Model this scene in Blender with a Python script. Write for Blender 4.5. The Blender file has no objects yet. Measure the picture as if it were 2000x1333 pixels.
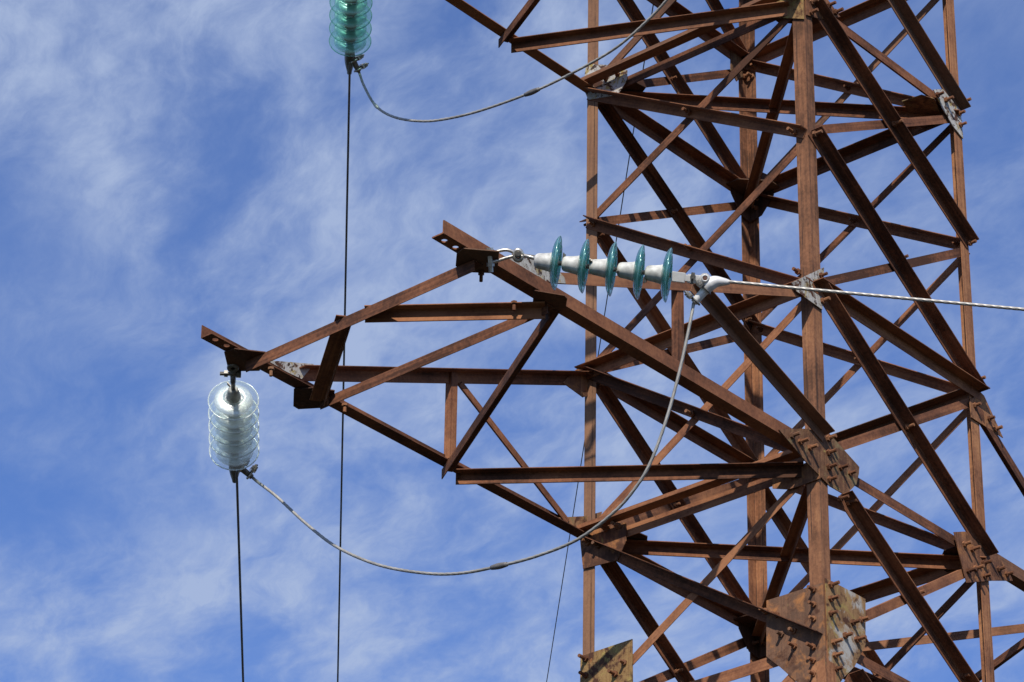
import bpy, bmesh, math, random
from mathutils import Vector, Matrix

random.seed(7)
R = math.radians
sc = bpy.context.scene
C = sc.collection

# ------------------------------------------------------------------ camera, sky, sun, exposure
S = 1.58            # one module = width of the tower body, metres
ZA = 10.05          # height of the lower cross-arm above the ground, metres
def M(p):           # tower modules -> metres
    return Vector((p[0]*S, p[1]*S, p[2]*S + ZA))

cam = bpy.data.cameras.new('camera'); cam_o = bpy.data.objects.new('camera', cam); C.objects.link(cam_o)
cam.sensor_width = 36.0; cam.lens = 124.259; cam.clip_start = 0.1; cam.clip_end = 6000
fw = Vector((0.6612, 0.5713, 0.4862)).normalized()
rt = Vector((0.6478, -0.7617, 0.0141)); rt = (rt - fw*rt.dot(fw)).normalized()
up = rt.cross(fw).normalized()
m = Matrix((rt, up, -fw)).transposed().to_4x4(); m.translation = M((-9.0063, -6.5078, -5.3471))
cam_o.matrix_world = m
sc.camera = cam_o

SUN_FROM = Vector((-0.93, -0.64, 1.0)).normalized()
SUN_EL = math.asin(SUN_FROM.z); SUN_AZ = math.atan2(SUN_FROM.x, SUN_FROM.y)
SKT = (0.86, 1.08, 1.58)              # white balance of the clear sky
CL_OFF = (0.5525, 1.225, 0.0); CL_ROT = 32
CLOUD = (4.2, 5.15, 7.3, 1)
w = bpy.data.worlds.new('World'); sc.world = w; w.use_nodes = True
nt = w.node_tree; nt.nodes.clear()
def N(t, **k):
    n = nt.nodes.new(t)
    for a, b in k.items(): setattr(n, a, b)
    return n
def lk(a, b): nt.links.new(a, b)
wo = N('ShaderNodeOutputWorld'); bg = N('ShaderNodeBackground'); bg.inputs['Strength'].default_value = 0.10
sky = N('ShaderNodeTexSky', sky_type='NISHITA'); sky.sun_disc = False
sky.sun_elevation = SUN_EL; sky.sun_rotation = SUN_AZ; sky.altitude = 300; sky.air_density = 1.0; sky.dust_density = 0.15; sky.ozone_density = 3.2
hs = N('ShaderNodeHueSaturation'); hs.inputs['Saturation'].default_value = 1.0; hs.inputs['Value'].default_value = 1.0
lk(sky.outputs[0], hs.inputs['Color'])
# thin cirrus sheet: view direction projected on a flat layer high above, soft stretched noise
tint = N('ShaderNodeMix', data_type='RGBA', blend_type='MULTIPLY'); tint.inputs['Factor'].default_value = 1.0
lk(hs.outputs[0], tint.inputs['A']); tint.inputs['B'].default_value = (SKT[0], SKT[1], SKT[2], 1)
tc = N('ShaderNodeTexCoord'); sep = N('ShaderNodeSeparateXYZ'); lk(tc.outputs['Generated'], sep.inputs[0])
zz = N('ShaderNodeMath', operation='MAXIMUM'); lk(sep.outputs['Z'], zz.inputs[0]); zz.inputs[1].default_value = 0.04
dv = N('ShaderNodeVectorMath', operation='DIVIDE'); cz = N('ShaderNodeCombineXYZ')
for i in range(3): lk(zz.outputs[0], cz.inputs[i])
lk(tc.outputs['Generated'], dv.inputs[0]); lk(cz.outputs[0], dv.inputs[1])
mp = N('ShaderNodeMapping'); lk(dv.outputs[0], mp.inputs['Vector'])
mp.inputs['Location'].default_value = CL_OFF; mp.inputs['Rotation'].default_value = (0, 0, R(CL_ROT))
def noise(scale, detail, rough, dist, vec):
    n = N('ShaderNodeTexNoise'); n.inputs['Scale'].default_value = scale; n.inputs['Detail'].default_value = detail
    n.inputs['Roughness'].default_value = rough; n.inputs['Distortion'].default_value = dist; lk(vec, n.inputs['Vector']); return n
wn = noise(7.0, 3, 0.55, 0.0, mp.outputs[0])
wsub = N('ShaderNodeVectorMath', operation='SUBTRACT'); lk(wn.outputs['Color'], wsub.inputs[0]); wsub.inputs[1].default_value = (0.5, 0.5, 0.5)
wsc = N('ShaderNodeVectorMath', operation='SCALE'); lk(wsub.outputs[0], wsc.inputs[0]); wsc.inputs['Scale'].default_value = 0.065
wad = N('ShaderNodeVectorMath', operation='ADD'); lk(mp.outputs[0], wad.inputs[0]); lk(wsc.outputs[0], wad.inputs[1])
mp2 = N('ShaderNodeMapping'); lk(wad.outputs[0], mp2.inputs['Vector']); mp2.inputs['Scale'].default_value = (1.0, 0.52, 1.0); mp2.inputs['Rotation'].default_value = (0, 0, R(40))
mp3 = N('ShaderNodeMapping'); lk(wad.outputs[0], mp3.inputs['Vector']); mp3.inputs['Scale'].default_value = (1.0, 0.24, 1.0); mp3.inputs['Rotation'].default_value = (0, 0, R(62))
big = noise(1.9, 2, 0.5, 0.0, mp.outputs[0]); mid = noise(8.0, 8, 0.62, 0.1, mp2.outputs[0]); fine = noise(30.0, 8, 0.66, 0.1, mp3.outputs[0])
def mrange(src, a, b, c=0.0, d=1.0):
    n = N('ShaderNodeMapRange'); n.interpolation_type = 'SMOOTHSTEP'; lk(src, n.inputs[0])
    for i, v in enumerate((a, b, c, d)): n.inputs[i+1].default_value = v
    return n
def mth(op, a, b):
    n = N('ShaderNodeMath', operation=op)
    for i, v in enumerate((a, b)):
        if isinstance(v, (int, float)): n.inputs[i].default_value = v
        else: lk(v, n.inputs[i])
    return n.outputs[0]
bigm = mrange(big.outputs[0], 0.31, 0.55, 0.17, 1.0)
midm = mrange(mid.outputs[0], 0.33, 0.68, 0.10, 1.0)
finem = mrange(fine.outputs[0], 0.28, 0.72, 0.62, 1.14)
cov = mth('MULTIPLY', mth('MULTIPLY', bigm.outputs[0], midm.outputs[0]), finem.outputs[0])
cov = mth('MINIMUM', mth("MULTIPLY", cov, 1.0), 0.85)
mix = N('ShaderNodeMix', data_type='RGBA')
lk(cov, mix.inputs['Factor']); lk(tint.outputs['Result'], mix.inputs['A']); mix.inputs['B'].default_value = CLOUD
lk(mix.outputs['Result'], bg.inputs['Color']); lk(bg.outputs[0], wo.inputs['Surface'])

sl = bpy.data.lights.new('sun', 'SUN'); sl.energy = 5.0; sl.angle = R(0.53); sl.color = (1.0, 0.93, 0.83)
so = bpy.data.objects.new('sun', sl); C.objects.link(so)
so.rotation_euler = SUN_FROM.to_track_quat('Z', 'Y').to_euler(); so.location = (-20, -15, 40)
sc.view_settings.view_transform = 'Standard'; sc.view_settings.look = 'None'; sc.view_settings.gamma = 1.0
sc.view_settings.exposure = 0.0; sc.view_settings.use_curve_mapping = False
sc.cycles.max_bounces = 16; sc.cycles.diffuse_bounces = 10; sc.cycles.transmission_bounces = 14; sc.cycles.transparent_max_bounces = 48
sc.cycles.sample_clamp_indirect = 6.0; sc.cycles.use_denoising = True

# ------------------------------------------------------------------ materials
def newmat(name):
    mt = bpy.data.materials.new(name); mt.use_nodes = True
    t = mt.node_tree; return mt, t, t.nodes['Principled BSDF']
def mat_rust(name, stops, rough=0.85, grain=1.0, streak=True, patch=None, bump=0.35, heel=False):
    """weathered steel: three browns mixed by noise, vertical rain streaks, optional paint or zinc patches"""
    mt, t, b = newmat(name); n = t.nodes; l = t.links
    tcd = n.new('ShaderNodeTexCoord'); oi = n.new('ShaderNodeObjectInfo')
    off = n.new('ShaderNodeVectorMath'); off.operation = 'SCALE'; off.inputs['Scale'].default_value = 37.0
    cmb = n.new('ShaderNodeCombineXYZ')
    for i in range(3): l.new(oi.outputs['Random'], cmb.inputs[i])
    l.new(cmb.outputs[0], off.inputs[0])
    ad = n.new('ShaderNodeVectorMath'); ad.operation = 'ADD'
    geo = n.new('ShaderNodeNewGeometry'); l.new(geo.outputs['Position'], ad.inputs[0]); l.new(off.outputs[0], ad.inputs[1])
    def nz(scale, det, ro, vec, dist=0.0):
        x = n.new('ShaderNodeTexNoise'); x.inputs['Scale'].default_value = scale; x.inputs['Detail'].default_value = det
        x.inputs['Roughness'].default_value = ro; x.inputs['Distortion'].default_value = dist; l.new(vec, x.inputs['Vector']); return x
    big_ = nz(3.5*grain, 5, 0.6, ad.outputs[0]); fin = nz(55*grain, 6, 0.7, ad.outputs[0])
    at = n.new('ShaderNodeAttribute'); at.attribute_name = 'mc'
    ad2 = n.new('ShaderNodeVectorMath'); ad2.operation = 'ADD'; l.new(at.outputs['Vector'], ad2.inputs[0]); l.new(off.outputs[0], ad2.inputs[1])
    mpn = n.new('ShaderNodeMapping'); mpn.inputs['Scale'].default_value = (2.0, 60, 60); l.new(ad2.outputs[0], mpn.inputs['Vector'])
    stn = nz(1.0, 5, 0.62, mpn.outputs[0])
    def ma(op, a, b_):
        x = n.new('ShaderNodeMath'); x.operation = op
        for i, v in enumerate((a, b_)):
            if isinstance(v, (int, float)): x.inputs[i].default_value = v
            else: l.new(v, x.inputs[i])
        return x.outputs[0]
    f = ma('ADD', ma('MULTIPLY', big_.outputs[0], 0.50), ma('MULTIPLY', fin.outputs[0], 0.30))
    f = ma('ADD', f, ma('MULTIPLY', stn.outputs[0], 0.40 if streak else 0.0)); f = ma('SUBTRACT', f, 0.07 if streak else 0.02)
    f = ma('ADD', f, ma('MULTIPLY', ma('SUBTRACT', oi.outputs['Random'], 0.5), 0.20))
    if not streak: f = ma('ADD', f, 0.15)
    cr = n.new('ShaderNodeValToRGB'); l.new(f, cr.inputs[0])
    e = cr.color_ramp.elements; e[0].position = 0.40; e[0].color = (*stops[0], 1); e[1].position = 0.68; e[1].color = (*stops[2], 1)
    k = e.new(0.53); k.color = (*stops[1], 1)
    col = cr.outputs[0]
    # some bars keep a dull grey-brown skin, most have darker blotches
    gy = n.new('ShaderNodeMapRange'); l.new(ma('FRACT', ma('MULTIPLY', oi.outputs['Random'], 7.31), 0.0), gy.inputs[0]); gy.inputs[1].default_value = 0.78; gy.inputs[2].default_value = 1.0; gy.inputs[4].default_value = 0.5
    mg_ = n.new('ShaderNodeMix'); mg_.data_type = 'RGBA'; l.new(gy.outputs[0], mg_.inputs['Factor']); l.new(col, mg_.inputs['A']); mg_.inputs['B'].default_value = (0.155, 0.100, 0.066, 1); col = mg_.outputs['Result']
    bl = nz(9.0*grain, 6, 0.72, ad.outputs[0], 0.3); blm = n.new('ShaderNodeMapRange'); l.new(bl.outputs[0], blm.inputs[0]); blm.inputs[1].default_value = 0.56; blm.inputs[2].default_value = 0.70; blm.inputs[4].default_value = 0.45
    mb_ = n.new('ShaderNodeMix'); mb_.data_type = 'RGBA'; l.new(blm.outputs[0], mb_.inputs['Factor']); l.new(col, mb_.inputs['A']); mb_.inputs['B'].default_value = (0.060, 0.027, 0.018, 1); col = mb_.outputs['Result']
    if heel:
        # dark broken line along the root of the angle
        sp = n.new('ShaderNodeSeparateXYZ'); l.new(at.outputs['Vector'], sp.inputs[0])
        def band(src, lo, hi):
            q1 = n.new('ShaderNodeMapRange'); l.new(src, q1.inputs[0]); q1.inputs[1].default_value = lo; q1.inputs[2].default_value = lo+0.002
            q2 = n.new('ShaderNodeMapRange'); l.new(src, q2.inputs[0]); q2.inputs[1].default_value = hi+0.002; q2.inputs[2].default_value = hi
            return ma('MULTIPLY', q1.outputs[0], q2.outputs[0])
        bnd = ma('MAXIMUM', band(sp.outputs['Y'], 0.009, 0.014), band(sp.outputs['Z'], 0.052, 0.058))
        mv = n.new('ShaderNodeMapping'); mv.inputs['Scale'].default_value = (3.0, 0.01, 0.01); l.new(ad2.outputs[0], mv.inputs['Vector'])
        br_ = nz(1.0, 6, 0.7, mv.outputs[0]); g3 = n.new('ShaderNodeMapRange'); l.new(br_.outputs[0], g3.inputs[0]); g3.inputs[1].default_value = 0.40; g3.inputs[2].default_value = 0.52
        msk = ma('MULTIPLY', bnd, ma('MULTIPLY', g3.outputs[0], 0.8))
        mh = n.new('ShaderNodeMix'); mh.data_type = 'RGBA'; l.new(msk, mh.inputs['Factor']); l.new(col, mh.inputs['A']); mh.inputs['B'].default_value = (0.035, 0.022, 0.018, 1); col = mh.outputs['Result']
    if patch:
        for (pc, lo, hi, scl, seed) in patch:
            o2 = n.new('ShaderNodeVectorMath'); o2.operation = 'ADD'; o2.inputs[1].default_value = (seed, seed*1.7, -seed); l.new(ad.outputs[0], o2.inputs[0])
            pn = nz(scl, 7, 0.66, o2.outputs[0], 0.4)
            mr = n.new('ShaderNodeMapRange'); l.new(pn.outputs[0], mr.inputs[0]); mr.inputs[1].default_value = lo; mr.inputs[2].default_value = hi
            mx = n.new('ShaderNodeMix'); mx.data_type = 'RGBA'; l.new(mr.outputs[0], mx.inputs['Factor']); l.new(col, mx.inputs['A']); mx.inputs['B'].default_value = (*pc, 1)
            col = mx.outputs['Result']
    l.new(col, b.inputs['Base Color'])
    b.inputs['Roughness'].default_value = rough; b.inputs['Specular IOR Level'].default_value = 0.25
    bp = n.new('ShaderNodeBump'); bp.inputs['Strength'].default_value = bump; bp.inputs['Distance'].default_value = 0.003
    l.new(fin.outputs[0], bp.inputs['Height']); l.new(bp.outputs[0], b.inputs['Normal'])
    return mt
RUST = ((0.066, 0.028, 0.0155), (0.190, 0.076, 0.037), (0.335, 0.145, 0.066))
RUST2 = ((0.085, 0.037, 0.0185), (0.230, 0.098, 0.047), (0.38, 0.178, 0.080))
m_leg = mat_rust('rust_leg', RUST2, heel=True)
m_br = mat_rust('rust_brace', RUST)
m_arm = mat_rust('rust_arm', RUST, grain=0.8)
m_bolt = mat_rust('rust_bolt', ((0.09, 0.036, 0.018), (0.19, 0.080, 0.038), (0.30, 0.14, 0.066)), streak=False, grain=3)
LICH = (0.31, 0.23, 0.075); ZINC = (0.38, 0.365, 0.33); OLIV = (0.20, 0.145, 0.070); STAIN = (0.075, 0.033, 0.019); ORAN = (0.36, 0.155, 0.055)
PM = {
 'rusty': mat_rust('plate_rusty', ((0.085, 0.038, 0.022), (0.20, 0.090, 0.047), (0.33, 0.165, 0.075)), grain=2.4, patch=[(ORAN, 0.52, 0.66, 10.0, 53.0), (STAIN, 0.53, 0.64, 8.0, 13.0), (LICH, 0.66, 0.74, 9.0, 3.0)]),
 'olive': mat_rust('plate_olive', ((0.10, 0.047, 0.025), (0.215, 0.108, 0.053), (0.31, 0.165, 0.080)), grain=2.4, patch=[(OLIV, 0.52, 0.66, 9.0, 1.0), (LICH, 0.62, 0.70, 12.0, 9.0), (STAIN, 0.54, 0.64, 10.0, 23.0)]),
 'patchy': mat_rust('plate_patchy', ((0.095, 0.047, 0.024), (0.20, 0.110, 0.050), (0.31, 0.185, 0.082)), grain=2.4, patch=[(LICH, 0.55, 0.67, 9.0, 5.0), (ZINC, 0.51, 0.60, 6.0, 2.6), (STAIN, 0.55, 0.63, 12.0, 33.0)]),
 'white': mat_rust('plate_zinc', ((0.18, 0.145, 0.10), (0.36, 0.345, 0.31), (0.48, 0.47, 0.44)), grain=2.5, patch=[(LICH, 0.52, 0.60, 13.0, 4.0), (STAIN, 0.54, 0.59, 15.0, 6.0), ((0.05, 0.03, 0.022), 0.57, 0.61, 26.0, 16.0)]),
 'yellow': mat_rust('plate_lichen', ((0.085, 0.042, 0.022), (0.19, 0.105, 0.044), (0.29, 0.18, 0.072)), grain=2.5, patch=[(LICH, 0.50, 0.60, 10.0, 8.0), (STAIN, 0.52, 0.60, 12.0, 43.0), (ORAN, 0.60, 0.68, 16.0, 63.0)]),
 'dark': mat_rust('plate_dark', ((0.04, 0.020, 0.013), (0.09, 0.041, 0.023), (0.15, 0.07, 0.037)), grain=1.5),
}
def mat_plain(name, col, rough, metal=0.0, var=0.25, scale=40.0, bump=0.2):
    mt, t, b = newmat(name); n = t.nodes; l = t.links
    geo = n.new('ShaderNodeNewGeometry'); x = n.new('ShaderNodeTexNoise'); x.inputs['Scale'].default_value = scale; x.inputs['Detail'].default_value = 6
    l.new(geo.outputs['Position'], x.inputs['Vector'])
    cr = n.new('ShaderNodeValToRGB'); l.new(x.outputs[0], cr.inputs[0])
    cr.color_ramp.elements[0].position = 0.3; cr.color_ramp.elements[0].color = (*[c*(1-var) for c in col], 1)
    cr.color_ramp.elements[1].position = 0.7; cr.color_ramp.elements[1].color = (*[min(1, c*(1+var*0.6)) for c in col], 1)
    l.new(cr.outputs[0], b.inputs['Base Color']); b.inputs['Roughness'].default_value = rough; b.inputs['Metallic'].default_value = metal
    bp = n.new('ShaderNodeBump'); bp.inputs['Strength'].default_value = bump; bp.inputs['Distance'].default_value = 0.002
    l.new(x.outputs[0], bp.inputs['Height']); l.new(bp.outputs[0], b.inputs['Normal']); return mt
m_cap = mat_plain('galvanised_cap', (0.56, 0.555, 0.52), 0.6, 0.0, 0.42, 28)
m_capd = mat_plain('weathered_cap', (0.16, 0.15, 0.12), 0.6, 0.3, 0.4, 50)
m_capm = mat_plain('pale_zinc_cap', (0.42, 0.43, 0.38), 0.5, 0.0, 0.4, 40)
m_alu = mat_plain('cast_aluminium', (0.74, 0.73, 0.70), 0.42, 0.15, 0.10, 30)
m_hw = mat_plain('grey_hardware', (0.20, 0.19, 0.17), 0.5, 0.6, 0.4, 60)
m_hwb = mat_plain('bright_hardware', (0.55, 0.52, 0.46), 0.35, 0.7, 0.3, 60)
m_black = mat_plain('dark_hole', (0.02, 0.014, 0.012), 0.9, 0.0, 0.3)
m_wire = mat_plain('aluminium_strand', (0.36, 0.345, 0.315), 0.5, 0.35, 0.15, 15)
m_wired = mat_plain('weathered_strand', (0.17, 0.16, 0.15), 0.6, 0.3, 0.3, 25)
m_wirej = mat_plain('grey_strand', (0.36, 0.345, 0.31), 0.55, 0.3, 0.3, 12)
def mat_glass(name, face, edge, veil, veilcol, rough=0.02, spec=1.0, gmix=0.0, dfs=0.55):
    """toughened glass shell: clear face on, tinted along the rim, Fresnel reflection, pale veil colour standing in for sun glare inside the glass"""
    mt, t, b = newmat(name); n = t.nodes; l = t.links; n.remove(b)
    lw = n.new('ShaderNodeLayerWeight'); lw.inputs['Blend'].default_value = 0.35
    mx = n.new('ShaderNodeMix'); mx.data_type = 'RGBA'; l.new(lw.outputs['Facing'], mx.inputs['Factor']); mx.inputs['A'].default_value = (*face, 1); mx.inputs['B'].default_value = (*edge, 1)
    tp = n.new('ShaderNodeBsdfTransparent'); l.new(mx.outputs['Result'], tp.inputs['Color'])
    tr = n.new('ShaderNodeBsdfTranslucent'); tr.inputs['Color'].default_value = (*veilcol, 1)
    df = n.new('ShaderNodeBsdfDiffuse'); df.inputs['Color'].default_value = (*veilcol, 1)
    m1 = n.new('ShaderNodeMixShader'); m1.inputs[0].default_value = dfs; l.new(tr.outputs[0], m1.inputs[1]); l.new(df.outputs[0], m1.inputs[2])
    m2 = n.new('ShaderNodeMixShader'); m2.inputs[0].default_value = veil; l.new(tp.outputs[0], m2.inputs[1]); l.new(m1.outputs[0], m2.inputs[2])
    gl = n.new('ShaderNodeBsdfGlossy'); gl.inputs['Roughness'].default_value = rough; gl.inputs['Color'].default_value = (spec, spec, spec, 1)
    lf = n.new('ShaderNodeLayerWeight'); lf.inputs['Blend'].default_value = 0.5      # Schlick reflectance, the same from both sides of the thin shell
    pw = n.new('ShaderNodeMath'); pw.operation = 'POWER'; l.new(lf.outputs['Facing'], pw.inputs[0]); pw.inputs[1].default_value = 4.5
    fr = n.new('ShaderNodeMath'); fr.operation = 'MULTIPLY_ADD'; l.new(pw.outputs[0], fr.inputs[0]); fr.inputs[1].default_value = 0.75; fr.inputs[2].default_value = 0.045
    m3 = n.new('ShaderNodeMixShader'); l.new(fr.outputs[0], m3.inputs[0]); l.new(m2.outputs[0], m3.inputs[1]); l.new(gl.outputs[0], m3.inputs[2])
    g2 = n.new('ShaderNodeBsdfGlossy'); g2.inputs['Roughness'].default_value = 0.30; g2.inputs['Color'].default_value = (*[0.5+0.5*c for c in veilcol], 1)
    if gmix > 0.08:      # ripples of pressed glass
        tco = n.new('ShaderNodeTexCoord'); nx = n.new('ShaderNodeTexNoise'); nx.inputs['Scale'].default_value = 70.0; nx.inputs['Detail'].default_value = 2.0; l.new(tco.outputs['Object'], nx.inputs['Vector'])
        bp = n.new('ShaderNodeBump'); bp.inputs['Strength'].default_value = 1.0; bp.inputs['Distance'].default_value = 0.012; l.new(nx.outputs[0], bp.inputs['Height']); l.new(bp.outputs[0], g2.inputs['Normal'])
    m4 = n.new('ShaderNodeMixShader'); m4.inputs[0].default_value = gmix; l.new(m3.outputs[0], m4.inputs[1]); l.new(g2.outputs[0], m4.inputs[2])
    l.new(m4.outputs[0], n['Material Output'].inputs['Surface']); return mt
m_teal = mat_glass('teal_glass', (0.88, 0.97, 0.97), (0.22, 0.52, 0.52), 0.12, (0.30, 0.74, 0.68), 0.16, 1.0, 0.04)
m_innert = mat_glass('teal_inner_glass', (0.80, 0.94, 0.92), (0.24, 0.52, 0.49), 0.24, (0.26, 0.66, 0.56), 0.15, 1.0, 0.06)
m_rimt = mat_glass('teal_rim_glass', (0.75, 0.92, 0.91), (0.22, 0.52, 0.53), 0.40, (0.45, 0.80, 0.78), 0.12, 1.0, 0.07)
m_green = mat_glass('green_glass', (0.92, 0.99, 0.96), (0.34, 0.66, 0.60), 0.05, (0.55, 0.88, 0.76), 0.12, 1.0, 0.03)
m_innerg = mat_glass('green_inner_glass', (0.88, 0.97, 0.96), (0.36, 0.62, 0.58), 0.20, (0.66, 0.95, 0.88), 0.16, 1.0, 0.14, 0.45)
m_rimg = mat_glass('green_rim_glass', (0.60, 0.84, 0.79), (0.10, 0.30, 0.30), 0.16, (0.40, 0.75, 0.68), 0.12, 1.0, 0.05)
m_clear = mat_glass('clear_glass', (0.98, 1.0, 0.99), (0.68, 0.80, 0.77), 0.08, (0.97, 1.0, 0.98), 0.16, 1.0, 0.05, 0.5)
m_glare = mat_glass('glare_inner_glass', (1.0, 1.0, 1.0), (0.97, 0.99, 0.98), 0.40, (0.98, 1.0, 0.98), 0.15, 1.0, 0.14, 0.50)  # white veil paints the sun glare of the inner ribs
m_rimc = mat_glass('clear_rim_glass', (0.90, 0.95, 0.94), (0.62, 0.72, 0.70), 0.72, (0.98, 1.0, 0.99), 0.12, 1.0, 0.20, 0.5)  # white veil puts a bright highlight line into the rim colour

# ------------------------------------------------------------------ helpers
def obj(name, mesh, mat, parent=None, kind=None):
    if isinstance(mesh, bmesh.types.BMesh):
        me = bpy.data.meshes.new(name); mesh.to_mesh(me); mesh.free()
    else: me = mesh
    if mat and not me.materials: me.materials.append(mat)
    o = bpy.data.objects.new(name, me); C.objects.link(o)
    if parent: o.parent = parent
    if kind: o['kind'] = kind
    return o
def tag(o, label, cat, group=None):
    o['label'] = label; o['category'] = cat
    if group: o['group'] = group
    return o
def empty(name, loc=(0, 0, 0)):
    o = bpy.data.objects.new(name, None); C.objects.link(o); o.location = loc; o.empty_display_size = 0.2; return o
def extrude(bm, prof, p0, p1, a, b):
    """prof: list of (u, v) in metres; extruded from p0 to p1, axes a, b"""
    r0 = [bm.verts.new(p0 + a*u + b*v) for u, v in prof]; r1 = [bm.verts.new(p1 + a*u + b*v) for u, v in prof]
    n = len(prof)
    for i in range(n): bm.faces.new((r0[i], r0[(i+1) % n], r1[(i+1) % n], r1[i]))
    bm.faces.new(r0[::-1]); bm.faces.new(r1)
def fix(bm): bmesh.ops.recalc_face_normals(bm, faces=bm.faces)
def set_mc(me, fn):
    at = me.attributes.new('mc', 'FLOAT_VECTOR', 'POINT')
    for i, v in enumerate(me.vertices): at.data[i].vector = fn(v.co)
def angle(name, p0, p1, fa, fb, wa, wb, t, mat, parent):
    """steel angle section: heel line p0-p1 (modules), flanges along fa and fb"""
    P0, P1 = M(p0), M(p1); ax = (P1-P0).normalized()
    a = Vector(fa); a = (a - ax*a.dot(ax)).normalized(); b = Vector(fb); b = b - ax*b.dot(ax); b = (b - a*b.dot(a)).normalized()
    wa, wb, t = wa*S, wb*S, t*S
    rr = t*0.55
    prof = [(0, 0), (wa, 0), (wa, t*0.7), (wa-t*0.3, t), (t+rr, t), (t, t+rr), (t, wb-t*0.3), (t*0.7, wb), (0, wb)]
    bm = bmesh.new(); extrude(bm, prof, P0, P1, a, b); fix(bm)
    o = obj(name, bm, mat, parent)
    set_mc(o.data, lambda v: ((v-P0).dot(ax), (v-P0).dot(a), (v-P0).dot(b))); return o
def plate(name, pts, nrm, t, mat, parent):
    bm = bmesh.new(); n = Vector(nrm).normalized(); v0 = [M(p) for p in pts]
    a = [bm.verts.new(v) for v in v0]; b = [bm.verts.new(v + n*t*S) for v in v0]; k = len(a)
    bm.faces.new(a); bm.faces.new(b[::-1])
    for i in range(k): bm.faces.new((a[i], b[i], b[(i+1) % k], a[(i+1) % k]))
    fix(bm); o = obj(name, bm, mat, parent); set_mc(o.data, lambda v: (v.z, v.x, v.y)); return o
def lathe(prof, seg=48, closed=False):
    """prof: (radius, z) metres"""
    bm = bmesh.new(); rings = []
    for r, z in prof:
        if r < 1e-6: rings.append([bm.verts.new((0, 0, z))])
        else: rings.append([bm.verts.new((r*math.cos(2*math.pi*i/seg), r*math.sin(2*math.pi*i/seg), z)) for i in range(seg)])
    pairs = list(zip(rings[:-1], rings[1:]))
    if closed: pairs.append((rings[-1], rings[0]))
    for A, B in pairs:
        for i in range(seg):
            j = (i+1) % seg
            if len(A) == 1 and len(B) == 1: continue
            if len(A) == 1: bm.faces.new((A[0], B[j], B[i]))
            elif len(B) == 1: bm.faces.new((A[i], A[j], B[0]))
            else: bm.faces.new((A[i], A[j], B[j], B[i]))
    fix(bm)
    for f in bm.faces: f.smooth = True
    return bm
def frame(d):
    d = d.normalized(); r = d.cross(Vector((0, 0, 1)))
    if r.length < 1e-3: r = Vector((1, 0, 0))
    r.normalize(); return r, r.cross(d).normalized()
def sweep(pts, rad, seg=12, lobes=0, lay=0.16, depth=0.24, smooth=True, flat=1.0):
    """tube along pts (metres); rad number or list; lobes > 0 gives twisted strands"""
    bm = bmesh.new(); rings = []; s = 0.0; n = len(pts)
    t0 = (pts[1]-pts[0]).normalized(); r, u = frame(t0)
    for k in range(n):
        t = (pts[min(k+1, n-1)] - pts[max(k-1, 0)]).normalized()
        r = (r - t*r.dot(t)).normalized(); u = t.cross(r).normalized()
        if k: s += (pts[k]-pts[k-1]).length
        rd = rad[k] if isinstance(rad, (list, tuple)) else rad
        ring = []
        for i in range(seg):
            a = 2*math.pi*i/seg; q = rd
            if lobes: q = rd*(1.0 - depth*(0.5 - 0.5*math.cos(lobes*(a - 2*math.pi*s/lay)))**1.5)
            ring.append(bm.verts.new(pts[k] + r*(q*math.cos(a)) + u*(q*flat*math.sin(a))))
        rings.append(ring)
    for A, B in zip(rings[:-1], rings[1:]):
        for i in range(seg): bm.faces.new((A[i], A[(i+1) % seg], B[(i+1) % seg], B[i]))
    bm.faces.new(rings[0][::-1]); bm.faces.new(rings[-1]); fix(bm)
    if smooth:
        for f in bm.faces: f.smooth = len(f.verts) == 4
    return bm
def spline(pts, step):
    """Catmull-Rom through pts, resampled every step metres"""
    P = [pts[0]*2-pts[1]] + pts + [pts[-1]*2-pts[-2]]; dense = []
    for i in range(1, len(P)-2):
        for k in range(24):
            t = k/24
            dense.append(0.5*((2*P[i]) + (P[i+1]-P[i-1])*t + (2*P[i-1]-5*P[i]+4*P[i+1]-P[i+2])*t*t + (3*P[i]-P[i-1]-3*P[i+1]+P[i+2])*t**3))
    dense.append(pts[-1]); out = [dense[0]]; acc = 0.0
    for a, b in zip(dense[:-1], dense[1:]):
        L = (b-a).length; d = step-acc
        while d <= L: out.append(a + (b-a)*(d/L)); d += step
        acc = L-(d-step)
    if (out[-1]-dense[-1]).length > step*0.3: out.append(dense[-1])
    return out
def boxbm(bm, c, ax, ay, az, sx, sy, sz):
    vs = [bm.verts.new(c + ax*(sx*i) + ay*(sy*j) + az*(sz*k)) for i in (-1, 1) for j in (-1, 1) for k in (-1, 1)]
    for f in ((0, 1, 3, 2), (4, 6, 7, 5), (0, 4, 5, 1), (2, 3, 7, 6), (0, 2, 6, 4), (1, 5, 7, 3)): bm.faces.new([vs[i] for i in f])
def hexnut(bm, c, ax, r, h, seg=6):
    a, b = frame(ax); ax = ax.normalized()
    extrude(bm, [(r*math.cos(2*math.pi*i/seg), r*math.sin(2*math.pi*i/seg)) for i in range(seg)], c, c+ax*h, a, b)

# ------------------------------------------------------------------ setting
bm = bmesh.new()
g = 3000.0
vs = [bm.verts.new(p) for p in ((-g, -g, 0), (g, -g, 0), (g, g, 0), (-g, g, 0))]; bm.faces.new(vs)
mg = mat_plain('dry_grass', (0.018, 0.019, 0.010), 0.95, 0.0, 0.5, 0.6)
obj('ground', bm, mg, kind='structure')

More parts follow.
